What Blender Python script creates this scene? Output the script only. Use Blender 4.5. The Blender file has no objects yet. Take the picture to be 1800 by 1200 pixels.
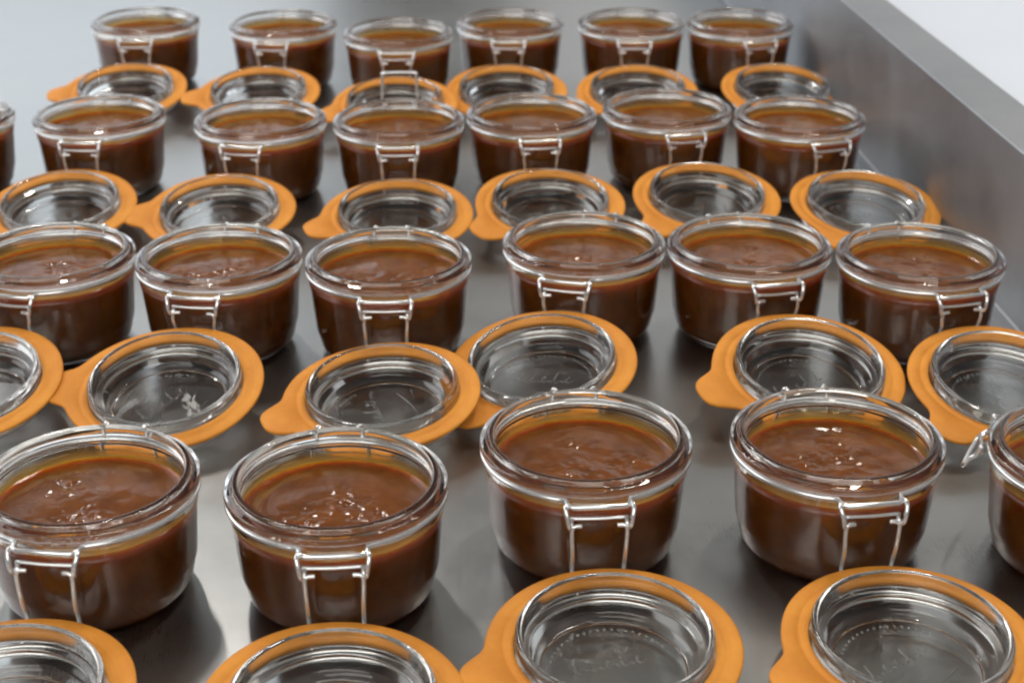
import bpy, bmesh, math, random
from mathutils import Vector, Matrix, noise

sc = bpy.context.scene
COL = sc.collection
R = math.radians

# ------------------------------------------------------------------ camera
cam_d = bpy.data.cameras.new('camera')
cam_d.sensor_width = 36.0
cam_d.lens = 2775.0 / 1800.0 * 36.0
cam_d.clip_start = 0.02
cam_d.clip_end = 60.0
cam = bpy.data.objects.new('camera', cam_d)
COL.objects.link(cam)
cam.location = (0.0, 0.0, 0.407)
cam.rotation_euler = (R(90.0 - 25.0), 0.0, 0.0)
cam_d.dof.use_dof = True
cam_d.dof.focus_distance = 0.74
cam_d.dof.aperture_fstop = 14.0
sc.camera = cam

# ------------------------------------------------------------------ world and lamps
world = bpy.data.worlds.new('World')
sc.world = world
world.use_nodes = True
bg = world.node_tree.nodes['Background']
bg.inputs['Color'].default_value = (1.0, 0.985, 0.95, 1.0)
bg.inputs['Strength'].default_value = 0.22


def area(name, loc, target, sx, sy, watts, col):
    d = bpy.data.lights.new(name, 'AREA')
    d.shape = 'RECTANGLE'
    d.size = sx
    d.size_y = sy
    d.energy = watts
    d.color = col
    o = bpy.data.objects.new(name, d)
    COL.objects.link(o)
    o.location = loc
    o.rotation_euler = (Vector(target) - Vector(loc)).to_track_quat('-Z', 'Y').to_euler()
    return o


# tall window far behind on the left, strip lamps on the ceiling
area('window_and_bounce_light', (-1.9, 4.3, 0.95), (-0.1, 1.0, 0.2), 3.0, 1.8, 25.0, (0.82, 0.91, 1.0))
area('window_and_bounce_light', (1.4, 4.5, 1.1), (0.1, 1.0, 0.2), 3.0, 2.1, 13.0, (0.95, 0.98, 1.0))  # no window here: added dim fill standing in for bounce off a back wall
area('ceiling_lamp', (-0.60, 2.20, 1.75), (-0.05, 0.9, 0.0), 0.07, 0.45, 9.0, (1.0, 0.96, 0.90))
area('ceiling_lamp', (0.55, 1.5, 2.0), (0.1, 0.8, 0.0), 0.07, 0.8, 17.0, (1.0, 0.93, 0.82))
area('ceiling_panel', (-0.35, -1.15, 1.55), (0.0, 0.9, 0.0), 2.4, 1.3, 36.0, (1.0, 0.97, 0.92))
area('window_and_bounce_light', (-1.9, 1.7, 1.25), (0.0, 0.9, 0.0), 2.3, 1.4, 27.0, (0.98, 0.98, 1.0))

vs = sc.view_settings
vs.view_transform = 'Standard'
vs.look = 'None'
vs.exposure = 0.0
vs.gamma = 1.0
vs.use_curve_mapping = False

sc.render.engine = 'CYCLES'
cy = sc.cycles
cy.max_bounces = 18
cy.transmission_bounces = 16
cy.glossy_bounces = 8
cy.diffuse_bounces = 5
cy.transparent_max_bounces = 8
cy.caustics_reflective = True
cy.caustics_refractive = True
cy.blur_glossy = 0.6
cy.sample_clamp_indirect = 6.0
cy.use_adaptive_sampling = True
cy.adaptive_threshold = 0.025
cy.use_denoising = True
cy.pixel_filter_type = 'BLACKMAN_HARRIS'
cy.filter_width = 2.2


# ------------------------------------------------------------------ materials
def mat(name):
    m = bpy.data.materials.new(name)
    m.use_nodes = True
    nt = m.node_tree
    b = nt.nodes['Principled BSDF']
    return m, nt, b


def N(nt, t, **kw):
    n = nt.nodes.new(t)
    for k, v in kw.items():
        setattr(n, k, v)
    return n


def ramp(nt, fac, stops):
    r = N(nt, 'ShaderNodeValToRGB')
    el = r.color_ramp.elements
    while len(el) < len(stops):
        el.new(0.5)
    for e, (p, c) in zip(el, stops):
        e.position = p
        e.color = c if len(c) == 4 else (*c, 1.0)
    nt.links.new(fac, r.inputs['Fac'])
    return r


def mapping(nt, scale, src='Object'):
    tc = N(nt, 'ShaderNodeTexCoord')
    mp = N(nt, 'ShaderNodeMapping')
    mp.inputs['Scale'].default_value = scale
    nt.links.new(tc.outputs[src], mp.inputs['Vector'])
    return mp


def noise_tex(nt, vec, scale, detail=4.0, rough=0.5):
    n = N(nt, 'ShaderNodeTexNoise')
    n.inputs['Scale'].default_value = scale
    n.inputs['Detail'].default_value = detail
    n.inputs['Roughness'].default_value = rough
    nt.links.new(vec, n.inputs['Vector'])
    return n


# brushed stainless steel, worn, wiped and smudged
def steel(name, r0, lo, hi):
    m, nt, b = mat(name)
    b.inputs['Metallic'].default_value = 1.0
    mp1 = mapping(nt, (60.0, 2.5, 60.0))
    mp2 = mapping(nt, (1.0, 1.0, 1.0))
    br = noise_tex(nt, mp1.outputs['Vector'], 14.0, 3.0, 0.6)
    sm = noise_tex(nt, mp2.outputs['Vector'], 7.0, 6.0, 0.62)
    spots = N(nt, 'ShaderNodeTexVoronoi')
    spots.inputs['Scale'].default_value = 34.0
    nt.links.new(mp2.outputs['Vector'], spots.inputs['Vector'])
    sp = ramp(nt, spots.outputs['Distance'], [(0.10, (1, 1, 1)), (0.16, (0, 0, 0))])
    gate = noise_tex(nt, mp2.outputs['Vector'], 5.0, 2.0)
    gr = ramp(nt, gate.outputs['Fac'], [(0.52, (0, 0, 0)), (0.62, (1, 1, 1))])
    gm = N(nt, 'ShaderNodeMath', operation='MULTIPLY')
    nt.links.new(sp.outputs['Color'], gm.inputs[0])
    nt.links.new(gr.outputs['Color'], gm.inputs[1])
    cr = ramp(nt, sm.outputs['Fac'], [(0.30, lo), (0.70, hi)])
    nt.links.new(cr.outputs['Color'], b.inputs['Base Color'])
    ad = N(nt, 'ShaderNodeMath', operation='MULTIPLY_ADD')
    nt.links.new(sm.outputs['Fac'], ad.inputs[0])
    ad.inputs[1].default_value = 0.24
    ad.inputs[2].default_value = r0
    ad2 = N(nt, 'ShaderNodeMath', operation='MULTIPLY_ADD')
    nt.links.new(br.outputs['Fac'], ad2.inputs[0])
    ad2.inputs[1].default_value = 0.08
    nt.links.new(ad.outputs[0], ad2.inputs[2])
    ad3 = N(nt, 'ShaderNodeMath', operation='MULTIPLY_ADD')
    nt.links.new(gm.outputs[0], ad3.inputs[0])
    ad3.inputs[1].default_value = 0.07
    nt.links.new(ad2.outputs[0], ad3.inputs[2])
    nt.links.new(ad3.outputs[0], b.inputs['Roughness'])
    bp = N(nt, 'ShaderNodeBump')
    bp.inputs['Strength'].default_value = 0.032
    bp.inputs['Distance'].default_value = 0.001
    nt.links.new(br.outputs['Fac'], bp.inputs['Height'])
    nt.links.new(bp.outputs['Normal'], b.inputs['Normal'])
    return m


M_STEEL = steel('brushed_steel', 0.15, (0.325, 0.325, 0.318), (0.43, 0.43, 0.422))
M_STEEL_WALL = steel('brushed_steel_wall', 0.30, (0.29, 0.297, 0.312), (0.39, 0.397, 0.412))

# pressed jar glass, very slightly green
M_GLASS, nt, b = mat('jar_glass')
b.inputs['Base Color'].default_value = (0.975, 0.985, 0.975, 1)
b.inputs['Transmission Weight'].default_value = 1.0
b.inputs['Roughness'].default_value = 0.015
b.inputs['IOR'].default_value = 1.47
mp = mapping(nt, (1, 1, 1))
gn = noise_tex(nt, mp.outputs['Vector'], 120.0, 2.0)
bp = N(nt, 'ShaderNodeBump')
bp.inputs['Strength'].default_value = 0.10
bp.inputs['Distance'].default_value = 0.0008
nt.links.new(gn.outputs['Fac'], bp.inputs['Height'])
nt.links.new(bp.outputs['Normal'], b.inputs['Normal'])

# orange rubber
M_RUBBER, nt, b = mat('orange_rubber')
mp = mapping(nt, (1, 1, 1))
rn = noise_tex(nt, mp.outputs['Vector'], 30.0, 7.0, 0.65)
cr = ramp(nt, rn.outputs['Fac'], [(0.3, (0.56, 0.195, 0.020)), (0.7, (0.74, 0.300, 0.038))])
nt.links.new(cr.outputs['Color'], b.inputs['Base Color'])
b.inputs['Roughness'].default_value = 0.62
b.inputs['Specular IOR Level'].default_value = 0.3

# bright wire
M_WIRE, nt, b = mat('bright_wire')
b.inputs['Metallic'].default_value = 0.85
b.inputs['Base Color'].default_value = (0.80, 0.80, 0.80, 1)
b.inputs['Roughness'].default_value = 0.22

# caramel brown cooked fruit
M_FILL, nt, b = mat('brown_filling')
mp = mapping(nt, (1, 1, 1))
oi = N(nt, 'ShaderNodeObjectInfo')
va = N(nt, 'ShaderNodeVectorMath', operation='ADD')
nt.links.new(mp.outputs['Vector'], va.inputs[0])
nt.links.new(oi.outputs['Random'], va.inputs[1])
fn = noise_tex(nt, va.outputs['Vector'], 70.0, 6.0, 0.6)
cr = ramp(nt, fn.outputs['Fac'], [(0.30, (0.112, 0.0315, 0.0040)), (0.70, (0.200, 0.0640, 0.0100))])
nt.links.new(cr.outputs['Color'], b.inputs['Base Color'])
b.inputs['Roughness'].default_value = 0.075
b.inputs['IOR'].default_value = 1.45
b.inputs['Subsurface Weight'].default_value = 0.85
b.inputs['Subsurface Radius'].default_value = (0.0280, 0.0085, 0.0014)
b.inputs['Subsurface Scale'].default_value = 1.0
fb = noise_tex(nt, va.outputs['Vector'], 260.0, 5.0, 0.6)
bp = N(nt, 'ShaderNodeBump')
bp.inputs['Strength'].default_value = 0.22
bp.inputs['Distance'].default_value = 0.0006
nt.links.new(fb.outputs['Fac'], bp.inputs['Height'])
nt.links.new(bp.outputs['Normal'], b.inputs['Normal'])

# amber smear left on the inside of the glass above the filling
M_FILM, nt, b = mat('amber_smear')
out = nt.nodes['Material Output']
b.inputs['Roughness'].default_value = 0.25
tr = N(nt, 'ShaderNodeBsdfTransparent')
tr.inputs['Color'].default_value = (0.86, 0.66, 0.34, 1)
mx = N(nt, 'ShaderNodeMixShader')
tc = N(nt, 'ShaderNodeTexCoord')
sx = N(nt, 'ShaderNodeSeparateXYZ')
nt.links.new(tc.outputs['Object'], sx.inputs[0])
fnn = noise_tex(nt, tc.outputs['Object'], 60.0, 4.0)
hgt = N(nt, 'ShaderNodeMapRange')
hgt.inputs['From Min'].default_value = 0.0462
hgt.inputs['From Max'].default_value = 0.0530
hgt.inputs['To Min'].default_value = 0.75
hgt.inputs['To Max'].default_value = -0.25
nt.links.new(sx.outputs['Z'], hgt.inputs['Value'])
mm = N(nt, 'ShaderNodeMath', operation='MULTIPLY_ADD', use_clamp=True)
nt.links.new(fnn.outputs['Fac'], mm.inputs[0])
mm.inputs[1].default_value = 0.5
nt.links.new(hgt.outputs[0], mm.inputs[2])
nt.links.new(mm.outputs[0], mx.inputs['Fac'])
mx2 = N(nt, 'ShaderNodeMixShader')
tr2 = N(nt, 'ShaderNodeBsdfTransparent')
mm2 = N(nt, 'ShaderNodeMath', operation='MULTIPLY', use_clamp=True)
nt.links.new(mm.outputs[0], mm2.inputs[0])
mm2.inputs[1].default_value = 2.5
nt.links.new(mm2.outputs[0], mx2.inputs['Fac'])
nt.links.new(tr2.outputs[0], mx2.inputs[1])
nt.links.new(tr.outputs[0], mx2.inputs[2])
nt.links.new(mx2.outputs[0], mx.inputs[1])
b.inputs['Base Color'].default_value = (0.50, 0.28, 0.080, 1)
trl = N(nt, 'ShaderNodeBsdfTranslucent')
trl.inputs['Color'].default_value = (0.58, 0.32, 0.085, 1)
mx3 = N(nt, 'ShaderNodeMixShader')
mx3.inputs['Fac'].default_value = 0.55
nt.links.new(b.outputs[0], mx3.inputs[1])
nt.links.new(trl.outputs[0], mx3.inputs[2])
nt.links.new(mx3.outputs[0], mx.inputs[2])
nt.links.new(mx.outputs[0], out.inputs['Surface'])

# white worktop
M_FLOOR, nt, b = mat('white_worktop')
mp = mapping(nt, (1, 1, 1))
fl = noise_tex(nt, mp.outputs['Vector'], 3.0, 6.0)
cr = ramp(nt, fl.outputs['Fac'], [(0.3, (0.72, 0.775, 0.87)), (0.7, (0.76, 0.81, 0.90))])
nt.links.new(cr.outputs['Color'], b.inputs['Base Color'])
b.inputs['Roughness'].default_value = 0.45


# ------------------------------------------------------------------ mesh helpers
def obj(name, me, m, parent=None):
    if m and not me.materials:
        me.materials.append(m)
    o = bpy.data.objects.new(name, me)
    COL.objects.link(o)
    if parent:
        o.parent = parent
    return o


def from_bm(name, bm, smooth=True):
    bmesh.ops.recalc_face_normals(bm, faces=bm.faces[:])
    me = bpy.data.meshes.new(name)
    bm.to_mesh(me)
    bm.free()
    if smooth:
        me.polygons.foreach_set('use_smooth', [True] * len(me.polygons))
    return me


def fillet(pts, n=4):
    """pts: (r, z, radius); round each corner with its radius."""
    out = []
    for i, (x, z, rad) in enumerate(pts):
        p = Vector((x, z))
        if rad <= 0 or i == 0 or i == len(pts) - 1:
            out.append(p)
            continue
        a = Vector(pts[i - 1][:2]) - p
        c = Vector(pts[i + 1][:2]) - p
        la, lc = a.length, c.length
        a.normalize()
        c.normalize()
        ang = a.angle(c)
        if ang > R(176):
            out.append(p)
            continue
        t = min(rad / math.tan(ang / 2), la * 0.48, lc * 0.48)
        p0, p2 = p + a * t, p + c * t
        for k in range(n + 1):
            u = k / n
            out.append(p0 * (1 - u) ** 2 + p * 2 * u * (1 - u) + p2 * u * u)
    return out


def lathe(name, prof, seg=112):
    bm = bmesh.new()
    rings = []
    for p in prof:
        if p.x < 1e-6:
            rings.append([bm.verts.new((0, 0, p.y))])
        else:
            rings.append([bm.verts.new((p.x * math.cos(2 * math.pi * k / seg), p.x * math.sin(2 * math.pi * k / seg), p.y)) for k in range(seg)])
    for a, c in zip(rings[:-1], rings[1:]):
        for k in range(seg):
            j = (k + 1) % seg
            if len(a) == 1:
                bm.faces.new((a[0], c[j], c[k]))
            elif len(c) == 1:
                bm.faces.new((a[k], a[j], c[0]))
            else:
                bm.faces.new((a[k], a[j], c[j], c[k]))
    return from_bm(name, bm)


def smooth_path(pts, n=6, closed=False):
    P = [Vector(p) for p in pts]
    m = len(P)
    out = []
    for i in range(m if closed else m - 1):
        if closed:
            p0, p1, p2, p3 = P[(i - 1) % m], P[i], P[(i + 1) % m], P[(i + 2) % m]
        else:
            p0, p1, p2, p3 = P[max(i - 1, 0)], P[i], P[i + 1], P[min(i + 2, m - 1)]
        for k in range(n):
            t = k / n
            out.append(0.5 * (2 * p1 + (p2 - p0) * t + (2 * p0 - 5 * p1 + 4 * p2 - p3) * t * t + (3 * p1 - p0 - 3 * p2 + p3) * t ** 3))
    if not closed:
        out.append(P[-1])
    return out


def tube(bm, path, rad, sides=8, closed=False):
    m = len(path)
    rings = []
    up = None
    for i, p in enumerate(path):
        a = path[(i - 1) % m] if (closed or i > 0) else path[i]
        c = path[(i + 1) % m] if (closed or i < m - 1) else path[i]
        t = (c - a).normalized()
        if up is None:
            up = Vector((0, 0, 1)) if abs(t.z) < 0.9 else Vector((1, 0, 0))
        up = (up - t * up.dot(t))
        if up.length < 1e-6:
            up = Vector((1, 0, 0)) - t * t.x
        up.normalize()
        s = t.cross(up)
        rings.append([bm.verts.new(p + (up * math.cos(2 * math.pi * k / sides) + s * math.sin(2 * math.pi * k / sides)) * rad) for k in range(sides)])
    for i in range(m if closed else m - 1):
        a, c = rings[i], rings[(i + 1) % m]
        if closed and i == m - 1:
            best = min(range(sides), key=lambda q: (c[q].co - a[0].co).length)
            c = c[best:] + c[:best]
        for k in range(sides):
            j = (k + 1) % sides
            bm.faces.new((a[k], a[j], c[j], c[k]))
    if not closed:
        bm.faces.new(rings[0])
        bm.faces.new(rings[-1])


def tag(o, label, cat, group=None):
    o['label'] = label
    o['category'] = cat
    if group:
        o['group'] = group
    return o


# ------------------------------------------------------------------ the setting
bm = bmesh.new()
for x, y in ((-2.5, -1.2), (2.2, -1.2), (2.2, 4.6), (-2.5, 4.6)):
    bm.verts.new((x, y, -0.004))
bm.faces.new(bm.verts[:])
o = obj('worktop', from_bm('worktop', bm, False), M_FLOOR)
o['kind'] = 'structure'

# steel tray: its own frame, turned a little to the left of the camera's line
TRAY_ROT = math.atan(0.08)
tray = bpy.data.objects.new('steel_tray', None)
COL.objects.link(tray)
tray.location = (0.385, 0.0, 0.0)
tray.rotation_euler = (0, 0, TRAY_ROT)
tag(tray, 'large brushed stainless steel tray with a raised rim, under all the jars', 'tray')
TX0, TX1, TY0, TY1 = -1.45, 0.0, -0.35, 2.5
WH = 0.1047
FR = 0.0035
FL = 0.005
# floor sheet stops where the fillet of the walls starts
bm = bmesh.new()
nx, ny = 24, 48
x0, x1, y0, y1 = TX0 + FR + FL, TX1 - FR - FL, TY0 + FR + FL, TY1 - FR - FL
gv = [[bm.verts.new((x0 + (x1 - x0) * i / nx, y0 + (y1 - y0) * j / ny, 0.0)) for i in range(nx + 1)] for j in range(ny + 1)]
for j in range(ny):
    for i in range(nx):
        bm.faces.new((gv[j][i], gv[j][i + 1], gv[j + 1][i + 1], gv[j + 1][i]))
obj('base', from_bm('tray_base', bm), M_STEEL, tray)
# wall profile: (outward offset, height)
prof = fillet([(-FR - FL, 0.0, 0), (-FR - 0.001, 0.0, 0), (0.0, 0.0, FR), (0.0, WH, 0.0015), (0.040, WH, 0.004), (0.040, WH - 0.030, 0.002), (0.032, WH - 0.030, 0)], 6)
corners = [(TX1, TY0, 1, -1), (TX1, TY1, 1, 1), (TX0, TY1, -1, 1), (TX0, TY0, -1, -1)]
for q in range(4):
    a, c = corners[q], corners[(q + 1) % 4]
    bm = bmesh.new()
    seg = 40
    rows = []
    for k in range(seg + 1):
        u = k / seg
        row = []
        for p in prof:
            pa = Vector((a[0] + a[2] * p.x, a[1] + a[3] * p.x, p.y))
            pc = Vector((c[0] + c[2] * p.x, c[1] + c[3] * p.x, p.y))
            row.append(bm.verts.new(pa.lerp(pc, u)))
        rows.append(row)
    for r0, r1 in zip(rows[:-1], rows[1:]):
        for k in range(len(prof) - 1):
            bm.faces.new((r0[k], r0[k + 1], r1[k + 1], r1[k]))
    obj('side_wall', from_bm('tray_side_wall', bm), M_STEEL_WALL, tray)

# ------------------------------------------------------------------ jar pieces (shared meshes)
BODY = fillet([
    (0.0, 0.0018, 0), (0.030, 0.0018, 0.002), (0.0325, 0.0002, 0.001), (0.0372, 0.0002, 0.004), (0.0420, 0.0055, 0.006),
    (0.0448, 0.0170, 0.012), (0.0466, 0.0400, 0.008), (0.0476, 0.0455, 0.003), (0.0476, 0.0490, 0.0015),
    (0.0468, 0.0502, 0.0008), (0.0468, 0.0528, 0.0008), (0.0494, 0.0540, 0.0012), (0.0494, 0.0570, 0.0014),
    (0.0462, 0.0578, 0.0010), (0.0452, 0.0600, 0.0010), (0.0428, 0.0600, 0.0010), (0.0424, 0.0560, 0.002),
    (0.0430, 0.0480, 0.004), (0.0426, 0.0400, 0.006), (0.0412, 0.0185, 0.012), (0.0388, 0.0092, 0.006), (0.0345, 0.0058, 0.004), (0.0, 0.0052, 0)], 5)
ME_BODY = lathe('jar_glass_body', BODY)

LID = fillet([
    (0.0, -0.0122, 0), (0.0305, -0.0122, 0.0008), (0.0318, -0.0130, 0.0006), (0.0350, -0.0130, 0.004),
    (0.0430, -0.0056, 0.004), (0.0462, -0.0048, 0.0012), (0.0474, -0.0024, 0.0012), (0.0468, 0.0, 0.0008), (0.0414, 0.0, 0.0006),
    (0.0412, 0.0086, 0.0012), (0.0403, 0.0098, 0.0012), (0.0386, 0.0092, 0.0010), (0.0376, 0.0016, 0.0010),
    (0.0352, 0.0002, 0.0010), (0.0340, -0.0066, 0.0022), (0.0310, -0.0088, 0.002), (0.0, -0.0092, 0)], 5)
ME_LID = lathe('lid_glass', LID)


def gasket_mesh(seed, tab_ang):
    rnd = random.Random(seed)
    ph = rnd.uniform(0, 6.28)
    amp = rnd.uniform(0.0003, 0.0010)
    bm = bmesh.new()
    seg = 160
    rings = []
    for k in range(seg):
        a = 2 * math.pi * k / seg
        d = (a - tab_ang + math.pi) % (2 * math.pi) - math.pi
        R1 = 0.0530 + 0.0122 * math.exp(-(abs(d) / 0.245) ** 3.8) + 0.0022 * math.exp(-(abs(d) / 0.42) ** 2)
        R0 = 0.0417
        w = R1 - R0
        dz = amp * (1 + math.sin(2 * a + ph))
        sec = [(0, 0.0006), (0, 0.0022), (0.0005, 0.0027), (0.0036, 0.0028), (0.0040, 0.0025), (0.0050, 0.0025), (0.0054, 0.0028), (w - 0.0007, 0.0026), (w, 0.0021), (w, 0.0010), (w - 0.0006, 0.0005), (0.35 * w, 0.0004)]
        ring = []
        for x, z in sec:
            r = R0 + x
            f = x / w
            ring.append(bm.verts.new((r * math.cos(a), r * math.sin(a), z + dz * f + 0.0002)))
        rings.append(ring)
    n = len(rings[0])
    for k in range(seg):
        a, c = rings[k], rings[(k + 1) % seg]
        for i in range(n):
            j = (i + 1) % n
            bm.faces.new((a[i], a[j], c[j], c[i]))
    return from_bm('rubber_gasket', bm)


def lid_ring_mesh():
    bm = bmesh.new()
    path = [Vector((0.0447 * math.cos(2 * math.pi * k / 96), 0.0447 * math.sin(2 * math.pi * k / 96), -0.0066)) for k in range(96)]
    tube(bm, path, 0.0010, 8, True)
    return from_bm('lid_wire', bm)


ME_LIDRING = lid_ring_mesh()


def emboss_mesh():
    """Raised script-like flourish and a row of beads on the outside of the lid, seen through the glass."""
    bm = bmesh.new()
    z = -0.0123
    strokes = []
    rnd = random.Random(4)
    # two rows of joined loops like a moulded handwriting
    for row, (yy, xa, xb, n) in enumerate(((0.0020, -0.017, 0.017, 5),)):
        pts = []
        for i in range(n):
            x = xa + (xb - xa) * i / n
            s = (xb - xa) / n
            h = 0.0085 if i in (0, 3) else rnd.uniform(0.004, 0.0055)
            pts += [(x, yy, z), (x + 0.45 * s, yy + h, z), (x + 0.25 * s, yy + h * 0.7, z), (x + 0.35 * s, yy - 0.0004, z), (x + 0.8 * s, yy + 0.0012, z)]
        strokes.append(pts)
    strokes.append([(-0.016, -0.014, z), (-0.004, -0.0165, z), (0.008, -0.0150, z), (0.017, -0.0130, z)])
    for s in strokes:
        tube(bm, smooth_path(s, 5), 0.00030, 6)
    for k in range(22):
        a = R(20) + k * R(140) / 21
        x, y = 0.0268 * math.cos(a), 0.0268 * math.sin(a)
        mtx = Matrix.Translation((x, y, z)) @ Matrix.Diagonal((1, 1, 0.6, 1))
        bmesh.ops.create_icosphere(bm, subdivisions=1, radius=0.0006, matrix=mtx)
    return from_bm('lid_embossing', bm)


ME_EMBOSS = emboss_mesh()

# neck wire: ring that opens in a straight bar at the hinge (towards -Y)
RW = 0.0482
ZW = 0.0515
HB = 0.0145


def neck_wire_mesh():
    bm = bmesh.new()
    a0 = math.asin(HB / RW)
    path = []
    n = 84
    for k in range(n + 1):
        a = -math.pi / 2 + a0 + (2 * math.pi - 2 * a0) * k / n
        path.append(Vector((RW * math.cos(a), RW * math.sin(a), ZW)))
    # chord: step forward to the hinge bar
    path += [Vector((-HB * 0.93, -0.0506, ZW - 0.0003)), Vector((-HB * 0.8, -0.0518, ZW - 0.0004)), Vector((0, -0.0520, ZW - 0.0004)),
             Vector((HB * 0.8, -0.0518, ZW - 0.0004)), Vector((HB * 0.93, -0.0506, ZW - 0.0003))]
    tube(bm, path, 0.0012, 8, True)
    return from_bm('neck_wire', bm)


ME_NECK = neck_wire_mesh()


def hinge_loop_mesh(s):
    bm = bmesh.new()
    pts = [(s * 0.0142, -0.0492, ZW), (s * 0.0150, -0.0522, ZW - 0.0008), (s * 0.0143, -0.0545, ZW - 0.0042), (s * 0.0136, -0.0548, ZW - 0.0082),
           (s * 0.0128, -0.0530, ZW - 0.0102), (s * 0.0122, -0.0512, ZW - 0.0085), (s * 0.0122, -0.0508, ZW - 0.0060)]
    tube(bm, smooth_path(pts, 5), 0.0011, 8)
    return from_bm('hinge_loop', bm)


ME_LOOP = {s: hinge_loop_mesh(s) for s in (-1, 1)}


def crossbar_mesh():
    bm = bmesh.new()
    tube(bm, smooth_path([(-0.0124, -0.0512, ZW - 0.0062), (0, -0.0516, ZW - 0.0064), (0.0124, -0.0512, ZW - 0.0062)], 5), 0.0008, 8)
    return from_bm('crossbar', bm)


ME_BAR = crossbar_mesh()


def latch_mesh(kind):
    """Closing bail on the far side: two arms hooked on the neck wire and a cross bar."""
    bm = bmesh.new()
    for s in (-1, 1):
        hook = [(s * 0.0085, 0.0490, ZW + 0.0052), (s * 0.0100, 0.0503, ZW + 0.0060), (s * 0.0112, 0.0510, ZW + 0.0030), (s * 0.0116, 0.0508, ZW - 0.0010), (s * 0.0112, 0.0500, ZW - 0.0040)]
        tube(bm, smooth_path(hook, 4), 0.0010, 8)
    if kind == 'up':
        pts = [(-0.0132, 0.0500, ZW - 0.0030), (-0.0136, 0.0512, ZW + 0.008), (-0.0130, 0.0525, ZW + 0.0235), (-0.0112, 0.0528, ZW + 0.0265),
               (0.0112, 0.0528, ZW + 0.0265), (0.0130, 0.0525, ZW + 0.0235), (0.0136, 0.0512, ZW + 0.008), (0.0132, 0.0500, ZW - 0.0030)]
    else:
        out = 0.007 if kind == 'out' else 0.0075
        dn = 0.011 if kind == 'out' else 0.026
        pts = [(-0.0132, 0.0500, ZW + 0.0010), (-0.0138, 0.0520, ZW - 0.0040), (-0.0140, 0.0505 + out * 0.6, ZW - dn * 0.6), (-0.0128, 0.0505 + out, ZW - dn),
               (0.0128, 0.0505 + out, ZW - dn), (0.0140, 0.0505 + out * 0.6, ZW - dn * 0.6), (0.0138, 0.0520, ZW - 0.0040), (0.0132, 0.0500, ZW + 0.0010)]
    tube(bm, smooth_path(pts, 5), 0.0011, 8)
    return from_bm('latch_bail', bm)


ME_LATCH = {k: latch_mesh(k) for k in ('down', 'out', 'up')}


def filling_mesh(seed):
    rnd = random.Random(seed)
    off = Vector((rnd.uniform(-50, 50), rnd.uniform(-50, 50), rnd.uniform(-50, 50)))
    ca = rnd.uniform(-0.9, 0.9)
    ra = rnd.uniform(-0.3, 0.6)
    cl = [(Vector((0.022 * math.cos(ca), 0.022 * math.sin(ca), 0)), 0.011), (Vector((rnd.uniform(-0.012, 0.008), rnd.uniform(-0.022, -0.004), 0)), 0.010), (Vector((rnd.uniform(-0.02, 0.02), rnd.uniform(0.004, 0.022), 0)), 0.008)]
    bm = bmesh.new()
    seg, nr = 176, 64
    RT = 0.04315
    ZF = 0.0457
    top = [[bm.verts.new((0, 0, ZF))]]
    for i in range(1, nr + 1):
        r = RT * i / nr
        ring = []
        for k in range(seg):
            a = 2 * math.pi * k / seg
            p = Vector((r * math.cos(a), r * math.sin(a), 0))
            edge = max(0.0, (r - (RT - 0.0045)) / 0.0045)
            fade = 1.0 - edge ** 2
            h = 0.00040 * noise.noise(p * 52 + off) + 0.00013 * noise.noise(p * 150 + off)
            h += 0.00022 * (1 - abs(noise.noise(p * 45 + off * 2)) * 2.2)
            for cpos, cr_ in cl:
                m = math.exp(-((p - cpos).length / cr_) ** 2)
                h += m * (0.00095 * noise.noise(p * 190 + off) + 0.00060 * noise.noise(p * 330 - off) + 0.00030 * noise.noise(p * 520 + off))
            # skin pushed into a ridge along one side of the glass
            da = (a - ra + math.pi) % (2 * math.pi) - math.pi
            h += 0.0008 * math.exp(-((r - 0.0345 - 0.002 * noise.noise(p * 90 + off)) / 0.0016) ** 2) * math.exp(-(da / 0.7) ** 2)
            z = ZF + h * fade + 0.0017 * edge ** 2.2
            ring.append(bm.verts.new((p.x, p.y, z)))
        top.append(ring)
    side = [(0.0430, 0.0430), (0.0429, 0.0395), (0.0422, 0.0280), (0.0415, 0.0190), (0.0405, 0.0145), (0.0391, 0.0095), (0.0372, 0.0072), (0.0346, 0.0056), (0.0300, 0.0050)]
    for r, z in side:
        top.append([bm.verts.new((r * math.cos(2 * math.pi * k / seg), r * math.sin(2 * math.pi * k / seg), z)) for k in range(seg)])
    top.append([bm.verts.new((0, 0, 0.0050))])
    for a, c in zip(top[:-1], top[1:]):
        for k in range(seg):
            j = (k + 1) % seg
            if len(a) == 1:
                bm.faces.new((a[0], c[k], c[j]))
            elif len(c) == 1:
                bm.faces.new((a[j], a[k], c[0]))
            else:
                bm.faces.new((a[k], c[k], c[j], a[j]))
    return from_bm('filling', bm), [c for c, _ in cl]


_f = [filling_mesh(s) for s in (3, 8, 15, 21, 34, 47)]
ME_FILL = [a for a, _ in _f]


ME_FILM = lathe('smear_film', fillet([(0.0428, 0.0458, 0), (0.04278, 0.0485, 0), (0.04255, 0.0505, 0), (0.04225, 0.0540, 0)]), 112)
ME_GASKET = {}


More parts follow.
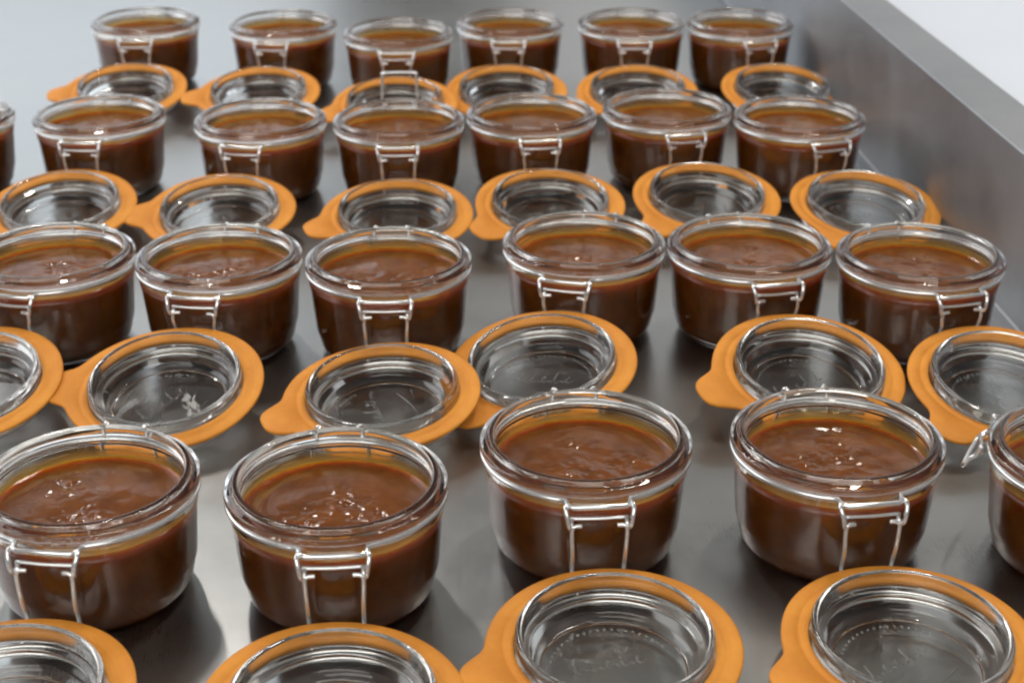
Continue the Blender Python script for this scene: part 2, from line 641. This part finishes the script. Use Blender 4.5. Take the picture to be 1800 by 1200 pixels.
def leg_mesh(s, M_inv, tilt_mat):
    """Hinge leg from the loop on the neck down to the wire under the lid, in the lid's own frame."""
    end = tilt_mat @ Vector((s * 0.0105, 0.0434, -0.0066))
    edge = tilt_mat @ Vector((s * 0.0112, 0.0530, 0.0))
    pts = [Vector((s * 0.0078, -0.0528, ZW - 0.0092)), Vector((s * 0.0105, -0.0530, ZW - 0.0092)), Vector((s * 0.0119, -0.0533, ZW - 0.0100)),
           Vector((s * 0.0122, -0.0535, ZW - 0.0130)), Vector((s * 0.0117, -0.0532, (ZW - 0.013 + edge.z) / 2)),
           Vector((s * 0.0115, max(edge.y + 0.0022, -0.0535), edge.z)), Vector((s * 0.0112, edge.y - 0.0010, edge.z - 0.0060)), end]
    bm = bmesh.new()
    tube(bm, [M_inv @ p for p in smooth_path(pts, 5)], 0.00105, 8)
    return from_bm('hinge_leg', bm)


def make_jar(label, x, y, alpha, tilt, roll=0.0, lift=0.0, tab=205, latch='down', variant=0, spin=0.0, group=None, level=0.0):
    root = bpy.data.objects.new('clip_top_jar', None)
    COL.objects.link(root)
    root.location = (x, y, 0.0)
    root.rotation_euler = (0, 0, R(alpha))
    tag(root, label, 'jar', group)
    obj('glass_body', ME_BODY, M_GLASS, root)
    f = obj('filling', ME_FILL[variant % len(ME_FILL)], M_FILL, root)
    f.rotation_euler = (0, 0, R(spin))
    f.location.z = level
    obj('smear_film', ME_FILM, M_FILM, f)
    nw = obj('neck_wire', ME_NECK, M_WIRE, root)
    for s in (-1, 1):
        obj('hinge_loop', ME_LOOP[s], M_WIRE, nw)
    obj('crossbar', ME_BAR, M_WIRE, nw)
    obj('latch_bail', ME_LATCH[latch], M_WIRE, root)
    t, rr = R(tilt), R(roll)
    zc = 0.0130 * math.cos(t) * math.cos(rr) + 0.0345 * (abs(math.sin(t)) + 0.7 * abs(math.sin(rr))) + 0.0003 + lift
    TM = Matrix.Translation((0.0, -0.106, zc)) @ Matrix.Rotation(t, 4, 'X') @ Matrix.Rotation(rr, 4, 'Y')
    lid = obj('glass_lid', ME_LID, M_GLASS, root)
    lid.matrix_local = TM
    key = (variant % 5, tab)
    if key not in ME_GASKET:
        ME_GASKET[key] = gasket_mesh(key[0] * 7 + tab, R(tab))
    obj('rubber_gasket', ME_GASKET[key], M_RUBBER, lid)
    obj('lid_wire', ME_LIDRING, M_WIRE, lid)
    e = obj('embossing', ME_EMBOSS, M_GLASS, lid)
    e.rotation_euler = (0, 0, R(spin * 0.37))
    inv = TM.inverted()
    for s in (-1, 1):
        obj('hinge_leg', leg_mesh(s, inv, TM), M_WIRE, lid)
    return root


G = 'open jars of brown filling set out in rows'
JARS = [
    # front row
    ('open jar with lid hinged forward, leftmost of the front row, cut by the left edge', -0.1880, 0.6077, -7.3, 2, 0, 0, 190, 'down', 0, 250),
    ('open jar of brown filling, second from the left in the front row', -0.0776, 0.6052, 4.0, 2, 0, 0, 200, 'down', 1, 200),
    ('open jar of brown filling, third from the left in the front row', 0.0343, 0.6445, 4.4, 3, 0, 0, 199, 'down', 2, 30),
    ('open jar of brown filling, fourth from the left in the front row', 0.1511, 0.6461, 7.7, 3, 0, 0, 200, 'down', 3, 75),
    ('jar at the far right of the front row, cut by the right edge', 0.2691, 0.6336, 62.0, 3, 0, 0, 205, 'out', 4, 120),
    # second row from the front
    ('jar at left end of second row from the front, cut by left edge', -0.2745, 0.8741, -13.1, 11, 0, 0, 195, 'down', 3, 20),
    ('open jar of brown filling, second from the left in the second row from the front', -0.1743, 0.8723, -7.3, 12, 0, 0, 187, 'down', 4, 160),
    ('open jar of brown filling, third from the left in the second row from the front', -0.0731, 0.8669, 1.8, 6, -2.5, 0.0008, 203, 'down', 0, 300),
    ('jar fourth from the left in the second row from the front, set further back', 0.0437, 0.8945, -14.6, 11, -3.5, 0, 238, 'down', 5, 10),
    ('open jar, second from the right in the second row from the front', 0.1436, 0.8907, 11.3, 12, 0, 0, 190, 'down', 1, 60),
    ('open jar beside the steel side wall, right end of the second row from the front', 0.2433, 0.8741, 14.2, 11, 0, 0, 214, 'down', 2, 100),
    # third row from the front
    ('jar of the third row from the front, barely showing at the left edge', -0.4274, 1.1541, -8.0, 8, 0, 0, 195, 'down', 1, 340),
    ('leftmost whole jar of the third row from the front', -0.3128, 1.1570, -3.2, 10, 0, 0, 188, 'down', 2, 140),
    ('open jar, second whole one from the left in the third row from the front', -0.1892, 1.1468, -8.3, 10, 0, 0, 190, 'down', 3, 215),
    ('open jar with its wire latch standing upright, in the third row from the front', -0.0851, 1.1454, 2.7, 8, 0, 0, 200, 'up', 4, 45),
    ('open jar just right of the upright wire latch, third row from the front', 0.0148, 1.1614, 6.7, 10, 0, 0, 212, 'down', 5, 270),
    ('open jar, second from the right in the third row from the front', 0.1189, 1.1749, 11.3, 10, 0, 0, 218, 'down', 0, 190),
    ('open jar beside the steel side wall, right end of the third row from the front', 0.2172, 1.1541, 17.9, 10, 0, 0, 225, 'down', 1, 95),
    # back row
    ('jar at the left end of the back row', -0.3403, 1.4539, 1.0, 10, 0, 0, 190, 'down', 0, 130),
    ('jar in the back row, second from the left', -0.2110, 1.4430, -5.0, 10, 0, 0, 192, 'down', 2, 35),
    ('jar in the back row, third from the left, nearest of that row', -0.1029, 1.4110, 2.0, 10, 0, 0, 200, 'down', 5, 260),
    ('jar in the back row, third from the right', -0.0016, 1.4495, -1.6, 10, 0, 0, 205, 'down', 3, 320),
    ('jar in the back row, second from the right', 0.1107, 1.4495, -0.4, 10, 0, 0, 212, 'down', 4, 80),
    ('jar beside the steel side wall at the right end of the back row', 0.2110, 1.4495, 13.8, 10, 0, 0, 222, 'down', 1, 170),
]
for (lab, x, y, al, ti, ro, li, tb, la, va_, sp) in JARS:
    lev = -0.0028 if y < 0.7 else -0.0006
    lev += 0.0007 * math.sin(37.0 * x + 11.0 * y)
    make_jar(lab, x, y, al, ti, ro, li, tb, la, va_, sp, G, lev)
